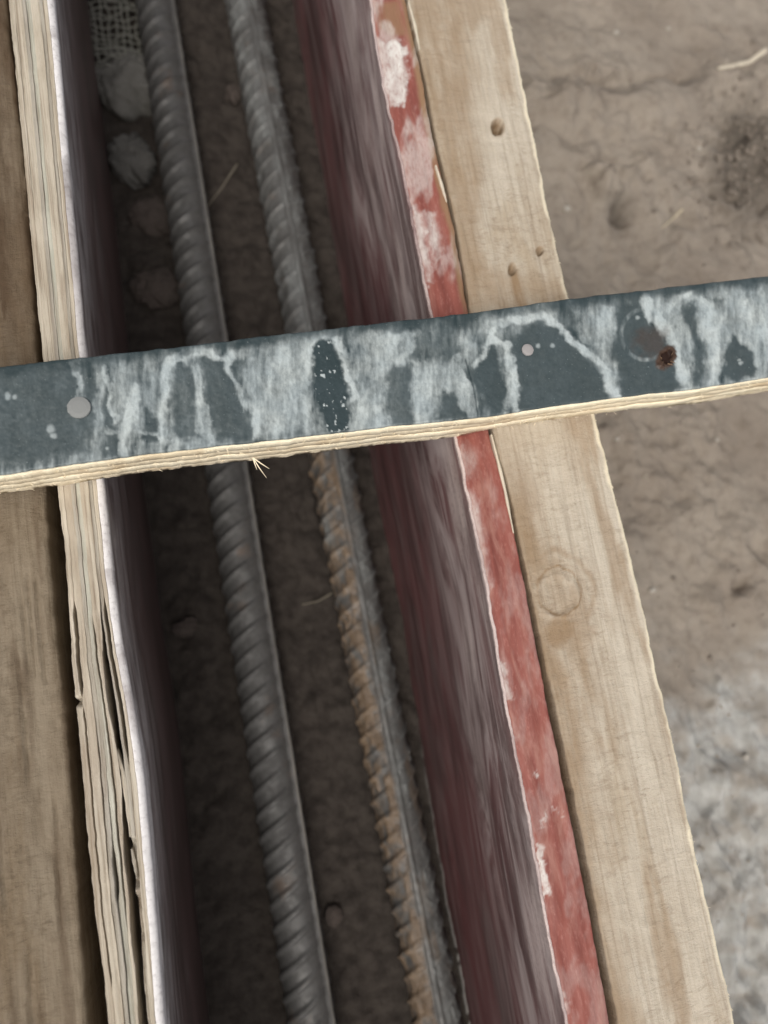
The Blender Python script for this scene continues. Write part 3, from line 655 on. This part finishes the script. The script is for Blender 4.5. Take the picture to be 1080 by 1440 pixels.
    for k in range(nl):
        z1, z0 = zz[k], zz[k + 1] + (0.00001 if k < nl - 1 else 0.00002)
        if k == 0: z1 = z1 - 0.0
        lip = (0.00007 * fbm(us / 7, 0 * us + k * 5, 231 + k, 3, 0.7) + 0.00020 * fbm(us / 60, 0 * us + k * 2, 235, 2)) + (0.0006, 0.0005, 0.0007, 0.0005)[k]
        if k == 3: lip = lip - 0.0012 * sst(640, 700, us) * sst(1000, 900, us)
        fy = yfw - lip; by = ybw + 0.0002 * fbm(us / 20, 0 * us, 241 + k, 3)
        bz = 0.00008
        zn0 = 0.0004 * fbm(us / 12, 0 * us, 251 + k, 4, 0.6)
        prof = [(by, z1 - (0.005 if k == 0 else 0) * 0), (by, z0), (by * 0.5 + fy * 0.5, z0), (fy + 0.0001, z0 + (zn0 if k == nl - 1 else 0)), (fy, z0 + bz), (fy - 0.0001 * vn(us / 5, 0 * us, 7 + k), (z0 + z1) / 2), (fy, z1 - bz), (fy + 0.0001, z1), (by * 0.5 + fy * 0.5, z1)]
        xw = lambda yy: xb + (xf - xb) * (ybw - yy) / (ybw - yfw)
        S = np.stack([np.stack([xw(yy), yy, zv + 0 * us], -1) for yy, zv in prof], 1)
        stn = np.broadcast_to((0.35 * sst(0.0, 0.8, fbm(us / 50, 0 * us + k, 261 + k, 4)) + (0.22 if k in (1, 3) else 0.0))[:, None], (n, len(prof)))
        link('veneer', loft('veneer', S, loc, {'stain_tint': stn}), root, M_EDGE)
    ps, ds, ls = [], [], []
    for q in range(420):
        i = random.randrange(20, n - 20); k = random.random() ** 1.5
        ps.append((float(xf[i]), float(yfw[i] - 0.0006), T - FT - k * (T - FT) * 0.96)); ds.append((random.uniform(-2.0, 2.0), -random.uniform(0.2, 1), random.uniform(-0.5, 0.5))); ls.append(random.uniform(0.0004, 0.0013))
    fibres('frayed_edge', ps, ds, ls, 0.00011, loc, M_FIBRE, root)
    i = int(np.argmin(np.abs(us - 338)))
    for dx, dy, dz, l in ((0.35, -1, -0.6, 0.008), (0.8, -0.8, -0.35, 0.007), (0.1, -1, -0.6, 0.004)):
        fibres('splinter', [(float(xf[i]), float(yfw[i]) - 0.0006, 0.004)], [(dx, dy, dz)], [l], 0.00020, loc, M_FIBRE, root)['label'] = 'thin splinter hanging off the sawn edge'
    # nails
    def nail(px_, py_, r, mat, lab, dome):
        x, y = P(px_, py_, T + 0.0006)
        bm = bmesh.new(); seg = 20; rings = [(0.0008, -0.012), (0.0009, -0.0002), (r * 0.93, -0.0002), (r, 0.0003), (r * 0.96, 0.0007), (r * 0.6, 0.0007 + dome), (r * 0.25, 0.0007 + dome * 1.2)]
        vv = [[bm.verts.new((q * math.cos(2 * math.pi * s / seg) * (1 + 0.03 * math.sin(3 * s)) + float(x) - loc[0], q * math.sin(2 * math.pi * s / seg) + float(y) - loc[1], T + 0.0002 + z)) for s in range(seg)] for q, z in rings]
        for a, b in zip(vv[:-1], vv[1:]):
            for s in range(seg): bm.faces.new((a[s], a[(s + 1) % seg], b[(s + 1) % seg], b[s]))
        bm.faces.new(vv[-1]); bm.faces.new(vv[0][::-1])
        bmesh.ops.recalc_face_normals(bm, faces=bm.faces[:]); me = bpy.data.meshes.new('nail'); bm.to_mesh(me); bm.free()
        link('nail', me, root, mat)['label'] = lab
    nail(111, 573, 0.0037, M_NAIL, 'round grey nail head', 0.0002)
    nail(742, 492, 0.0023, M_NAIL2, 'small nail head coated with cement', 0.0003)
    # torn fibres round the rusty hole
    ps, ds, ls = [], [], []
    for a in [random.uniform(0, 6.28) for _ in range(7)]:
        x, y = P(hx + 8 * math.cos(a), hy + 10 * math.sin(a), T)
        ps.append((float(x), float(y), T + 0.0004)); b = a + random.uniform(-1, 1)
        ds.append((math.cos(b), -math.sin(b), random.uniform(0.2, 1.2))); ls.append(random.uniform(0.0006, 0.0022))
    fibres('torn_rim', ps, ds, ls, 0.00022, loc, M_RUSTWOOD, root)
strip()

# ------------------------------------------------------------------ reinforcing bars
def rebar(axis, rot, label, mat, crust, seed, zc):
    k, b = axis
    ys = ysamples(0.0008, -0.50, 0.66, -0.30, 0.46)
    na = 110; th = np.linspace(0, 2 * math.pi, na, endpoint=False)
    TH, YY = np.meshgrid(th, ys)
    R = 0.0113 + 0.00008 * fbm(TH * 2, YY * 60, seed, 3)
    # transverse lugs: slanted crescents on both flanks, dying out at the two long ribs
    half = np.mod(TH, math.pi)
    pitch = 0.0106
    ph = (YY + 0.0062 * (half - math.pi / 2) + np.where(TH > math.pi, pitch / 2, 0)) / pitch
    dd = np.abs(ph - np.round(ph)) * pitch
    cres = np.clip(np.sin(half), 0, 1) ** 0.7
    lug = (0.0016 if crust else 0.0015) * (sst(0.0022, 0.0004, dd) if crust else sst(0.0025, 0.0006, dd)) * cres * (0.9 + 0.15 * vn(np.round(ph) * 1.7, np.floor(TH / math.pi), seed + 3))
    e = np.minimum(half, math.pi - half) * 0.0113
    ribl = 0.0014 * sst(0.0019, 0.0010, e)
    R = R + np.maximum(lug, ribl)
    mud = np.zeros(TH.shape); dust = mud.copy()
    wa = np.mod(TH + rot, 2 * math.pi)                     # angle in the world: 0 right, pi/2 top, pi left
    if crust:
        left = sst(math.pi / 2 + 0.05, math.pi / 2 + 0.28, wa + 0.10 * fbm(YY * 50, TH, seed + 4, 3)) * sst(4.4, 4.0, wa)
        n = fbm(YY * 150, TH * 3, seed + 5, 4, 0.6)
        py = pix(k * YY + b, YY, zc)[1]
        left = left * sst(560, 640, py)
        mud = np.clip(left * (0.62 + 0.7 * n) + 0.5 * sst(0.3, 0.8, fbm(YY * 40, TH * 1.5, seed + 11, 4)) * sst(560, 640, py), 0, 1)
        R = R + left * 0.0007 * np.clip(0.5 + n, 0, 2)
        right = (1 - sst(math.pi / 2 - 0.1, math.pi / 2 + 0.1, wa)) + (wa > 4.6)
        dust = np.clip((0.35 + 0.5 * fbm(YY * 90, TH * 2, seed + 6, 4)) * np.clip(right + sst(640, 560, py), 0, 1), 0, 1)
        R = R + 0.0007 * dust * np.clip(fbm(YY * 400, TH * 7, seed + 7, 2) + 0.3, 0, 2)
        chip = np.exp(-((py - 28) / 16) ** 2) * np.exp(-((wa - 1.9) / 0.22) ** 2) + np.exp(-((py - 745) / 22) ** 2) * np.exp(-((wa - 2.6) / 0.3) ** 2)
        dust = np.clip(np.maximum(dust, chip), 0, 1); R = R + 0.0006 * chip
    XX = k * YY + b + R * np.cos(TH + rot); ZZ = zc + R * np.sin(TH + rot)
    loc = (b, 0.0, zc - 0.0127)
    rub = sst(0.0014, 0.0007, e) * (0.7 + 0.3 * fbm(YY * 60, 0 * YY, seed + 9, 3))
    at = {'mud': mud, 'dust': dust} if crust else {'rubbed': np.clip(rub, 0, 1)}
    me = loft('reinforcing_bar', np.stack([XX, YY, ZZ], -1), loc, at)
    o = link('reinforcing_bar', me, None, mat); o.location = loc
    tag(o, label, 'rebar')
rebar(BAR1, 0.62, 'grey ribbed steel reinforcing bar with slanted lugs, nearer the split plywood', M_BAR, False, 301, GZ + 0.0127)
rebar(BAR2, math.pi / 2, 'mud crusted ribbed reinforcing bar, rusty brown along one side', M_BAR2, True, 331, GZ + 0.0123)

# ------------------------------------------------------------------ stones, straw
def lump(name, px, py, rx, ry, rz, label, cat, mat, seed, pits=0.0, group=None, sink=0.6):
    x, y = P(px, py, GZ + rz * 0.6); x, y = float(x), float(y)
    bm = bmesh.new(); bmesh.ops.create_icosphere(bm, subdivisions=5 if pits else 4, radius=1)
    V = np.array([v.co[:] for v in bm.verts])
    d = 1 + 0.16 * fbm(V[:, 0] * 1.6 + V[:, 2], V[:, 1] * 1.6 - V[:, 2], seed, 3) + 0.07 * fbm(V[:, 0] * 5 + 3 * V[:, 2], V[:, 1] * 5, seed + 3, 4, 0.6)
    if pits: d = d - pits * sst(0.0, 0.35, fbm(V[:, 0] * 5 + V[:, 2], V[:, 1] * 6.5 + V[:, 2], seed + 5, 2)) * sst(-0.35, 0.05, V[:, 1])
    for v, c, q in zip(bm.verts, V, d): v.co = Vector((c[0] * rx * q, c[1] * ry * q, np.sign(c[2]) * abs(c[2]) ** 0.8 * rz * q + rz * (1 - sink)))
    me = bpy.data.meshes.new(name); bm.to_mesh(me); bm.free()
    me.polygons.foreach_set('use_smooth', [True] * len(me.polygons))
    o = link(name, me, None, mat); o.location = (x, y, gz(x, y))
    return tag(o, label, cat, group)
lump('mortar_lump', 178, 108, 0.020, 0.022, 0.012, 'pale grey mortar lump on the soil under the torn mesh scrap', 'mortar', M_MORTAR, 401, 0.10)
lump('stone', 188, 224, 0.013, 0.017, 0.008, 'dull grey stone half sunk in the trench soil below the mortar lump', 'stone', M_STONE, 411, 0.08)
lump('stone', 218, 302, 0.015, 0.013, 0.005, 'brown earthy stone against the grey bar', 'stone', M_STONE_B, 421, 0.08)
lump('stone', 222, 408, 0.014, 0.013, 0.006, 'dull brown lump of earth next to the crossing strip', 'stone', M_STONE_B, 431, 0.08)
def mesh_scrap():
    """torn woven mesh draped over the rubble: warp and weft strands crossing over and under"""
    x0, y0 = P(148, 40, GZ + 0.012); x0, y0 = float(x0), float(y0); loc = (x0, y0, gz(x0, y0)); V, Fc = [], []
    def zz(u, v): return 0.0085 + 0.004 * math.exp(-((v + 0.02) / 0.015) ** 2) + 0.0035 * float(fbm(np.array(u * 55.), np.array(v * 55.), 601, 3))
    def strand(f, n, w):
        b = len(V)
        for q in range(n):
            u, v, o = f(q / (n - 1)); du, dv, _ = f(min(1, q / (n - 1) + 0.01)); cu, cv, _ = f(max(0, q / (n - 1) - 0.01))
            l = math.hypot(du - cu, dv - cv) + 1e-9; nx, ny = -(dv - cv) / l, (du - cu) / l; z = zz(u, v) + o
            for k, h in ((-1, 0), (0, 0.0004), (1, 0), (0, -0.0003)): V.append((u + nx * w * k, v + ny * w * k, z + h))
        for q in range(n - 1):
            for k in range(4): Fc.append((b + q * 4 + k, b + q * 4 + (k + 1) % 4, b + q * 4 + 4 + (k + 1) % 4, b + q * 4 + 4 + k))
    st = 0.0040; N = 11
    for i in range(N):
        a, e = random.uniform(-0.024, -0.017), random.uniform(0.020, 0.034)
        strand(lambda t, i=i, a=a, e=e: ((i - N / 2) * st + 0.0012 * float(vn(np.array(t * 5), np.array(i * 1.7), 3)), a + (e - a) * t, 0.0003 * math.sin(math.pi * ((a + (e - a) * t) / st + i))), 60, 0.00055)
    for i in range(15):
        a, e = random.uniform(-0.024, -0.018), random.uniform(0.016, 0.024)
        strand(lambda t, i=i, a=a, e=e: (a + (e - a) * t, (i - 6) * st * 1.0 + 0.0014 * float(vn(np.array(t * 5), np.array(i * 2.3), 5)), -0.0003 * math.sin(math.pi * ((a + (e - a) * t) / st + i))), 50, 0.00055)
    o = link('mesh_scrap', mesh_np('mesh_scrap', V, Fc), None, M_NET); o.location = loc
    tag(o, 'torn scrap of pale woven mesh lying over the rubble beside the grey bar', 'mesh scrap')
M_NET = MT('dusty pale mesh', 0.85).color((0.24, 0.235, 0.20)).m
mesh_scrap()
for j, (a, c) in enumerate(((262, 882), (470, 1290), (330, 130))):
    lump('clod', a, c, random.uniform(0.004, 0.008), random.uniform(0.004, 0.007), random.uniform(0.003, 0.005), ('small dark earth clod between the split plywood and the grey bar', 'small dark earth clod on the trench soil between both bars, below the strip', 'small earth clod beside the grey bar, near the straw')[j], 'earth clod', M_STONE_B, 440 + j, group='earth clods on the trench floor')
def stick(name, pts, r, mat, label, cat, group=None, flat=1.0):
    a = np.array(pts, float); x, y = P(a[:, 0], a[:, 1], GZ)
    n = 18; t = np.linspace(0, 1, n); tt = np.linspace(0, 1, len(pts)); X = np.interp(t, tt, x); Y = np.interp(t, tt, y)
    Zs = np.array([gz(p, q) for p, q in zip(X, Y)])
    kz = np.polyfit(t, Zs, 1); Z = np.polyval(kz, t); Z = Z + max(0, float(np.percentile(Zs - Z, 80))) + r * 0.8 * flat
    loc = (float(X[0]), float(Y[0]), float(Z[0] - r)); S = []
    tx, ty = np.gradient(X), np.gradient(Y); ln = np.hypot(tx, ty); nx, ny = -ty / ln, tx / ln
    w = r * (1 - 0.5 * t) * (1 + 0.12 * vn(t * 8, 0 * t, len(pts)))
    for q in range(7):
        an = 2 * math.pi * q / 7
        S.append(np.stack([X + nx * w * math.cos(an), Y + ny * w * math.cos(an), Z + w * flat * math.sin(an)], -1))
    me = loft(name, np.stack(S, 1), loc)
    o = link(name, me, None, mat); o.location = loc
    return tag(o, label, cat, group)
stick('wood_chip', [(1076, 72), (1050, 92), (1025, 100), (1002, 106)], 0.0020, M_CHIP, 'pale wood sliver lying on the dry earth ridge', 'wood chip', flat=0.4)
stick('straw', [(958, 296), (945, 309), (930, 322)], 0.0006, M_STRAW, 'short yellow straw on the dry earth', 'straw')
stick('straw', [(468, 833), (448, 845), (425, 850)], 0.0007, M_STRAW_D, 'dull straw on the trench soil touching the muddy bar', 'straw')
stick('straw', [(334, 232), (313, 262), (290, 290)], 0.0007, M_STRAW_D, 'dull straw lying across the trench soil between the two bars', 'straw')
for j, (a, c, r) in enumerate(((868, 617, 0.0013), (1010, 618, 0.0012), (915, 830, 0.0018), (868, 44, 0.0016), (945, 33, 0.0013), (979, 214, 0.0014), (795, 297, 0.0022), (1050, 1064, 0.0016))):
    lump('pebble', a, c, r * 1.2, r, r * 0.8, 'tiny pale pebble on the dry earth beside the pale batten', 'pebble', M_PEB, 470 + j, group='tiny pebbles on the earth')

def grit():
    V, Fc = [], []
    base = np.array([(1, 0, 0), (-1, 0, 0), (0, 1, 0), (0, -1, 0), (0, 0, 1), (0, 0, -1)], float)
    tri = [(0, 2, 4), (2, 1, 4), (1, 3, 4), (3, 0, 4), (2, 0, 5), (1, 2, 5), (3, 1, 5), (0, 3, 5)]
    ex = edge(RB_R, 0, ys_m)
    for q in range(4200):
        px, py = rng.uniform(720, 1200), rng.uniform(-60, 1500)
        x, y = P(px, py, GZ); x, y = float(x), float(y)
        if x < np.interp(y, ys_m, ex) + 0.003: continue
        r = 0.00028 + 0.0011 * rng.random() ** 5
        if fbm(x * 30, y * 30, 501, 2) < rng.uniform(-0.9, 0.5): continue
        a = base * (1 + 0.5 * (rng.random((6, 1)) - 0.5)) * r * np.array([1.2, 1, 0.8])
        t = rng.uniform(0, 6.28); c, sn = math.cos(t), math.sin(t)
        a = np.stack([a[:, 0] * c - a[:, 1] * sn, a[:, 0] * sn + a[:, 1] * c, a[:, 2]], -1) + np.array([x, y, gz(x, y) + r * 0.25])
        b = len(V); V += a.tolist(); Fc += [(i + b, j + b, k + b) for i, j, k in tri]
    me = mesh_np('grit', V, Fc, smooth=False, fix=False)
    o = link('grit', me, None, M_GRIT); o['kind'] = 'stuff'
    o['label'] = 'fine loose grit scattered over the dry earth'; o['category'] = 'grit'
def crumbs():
    V, Fc = [], []
    bm = bmesh.new(); bmesh.ops.create_icosphere(bm, subdivisions=1, radius=1); bm.verts.ensure_lookup_table(); bm.verts.index_update()
    base = np.array([v.co[:] for v in bm.verts]); tri = [[v.index for v in f.verts] for f in bm.faces]; bm.free()
    for q in range(800):
        big = q < 650
        px, py = (rng.normal(1048, 42), rng.normal(235, 62)) if big else (rng.uniform(740, 1150), rng.uniform(110, 1000))
        x, y = P(px, py, GZ); x, y = float(x), float(y)
        if x < np.interp(y, ys_m, edge_x) + 0.004: continue
        rad = (0.0006 + 0.0019 * rng.random() ** 2.5) if big else (0.0004 + 0.0016 * rng.random() ** 4)
        a = base * (1 + 0.55 * (rng.random((len(base), 1)) - 0.5)) * rad * np.array([1.15, 1, 0.8])
        t = rng.uniform(0, 6.28); c, sn = math.cos(t), math.sin(t)
        a = np.stack([a[:, 0] * c - a[:, 1] * sn, a[:, 0] * sn + a[:, 1] * c, a[:, 2]], -1) + np.array([x, y, gz(x, y) + rad * 0.3])
        b = len(V); V += a.tolist(); Fc += [[i + b for i in f] for f in tri]
    o = link('soil_crumbs', mesh_np('soil_crumbs', V, Fc, fix=False), None, M_CRUMB); o['kind'] = 'stuff'
    o['label'] = 'dark crumbly soil loosened on the dry earth'; o['category'] = 'soil'
M_CRUMB = stone_mat('crumbly soil', (0.24, 0.203, 0.165), (0.17, 0.142, 0.115)); edge_x = edge(RB_R, 0, ys_m)
crumbs()
M_GRIT = stone_mat('dry grit', (0.34, 0.30, 0.25), (0.22, 0.19, 0.155))
grit()
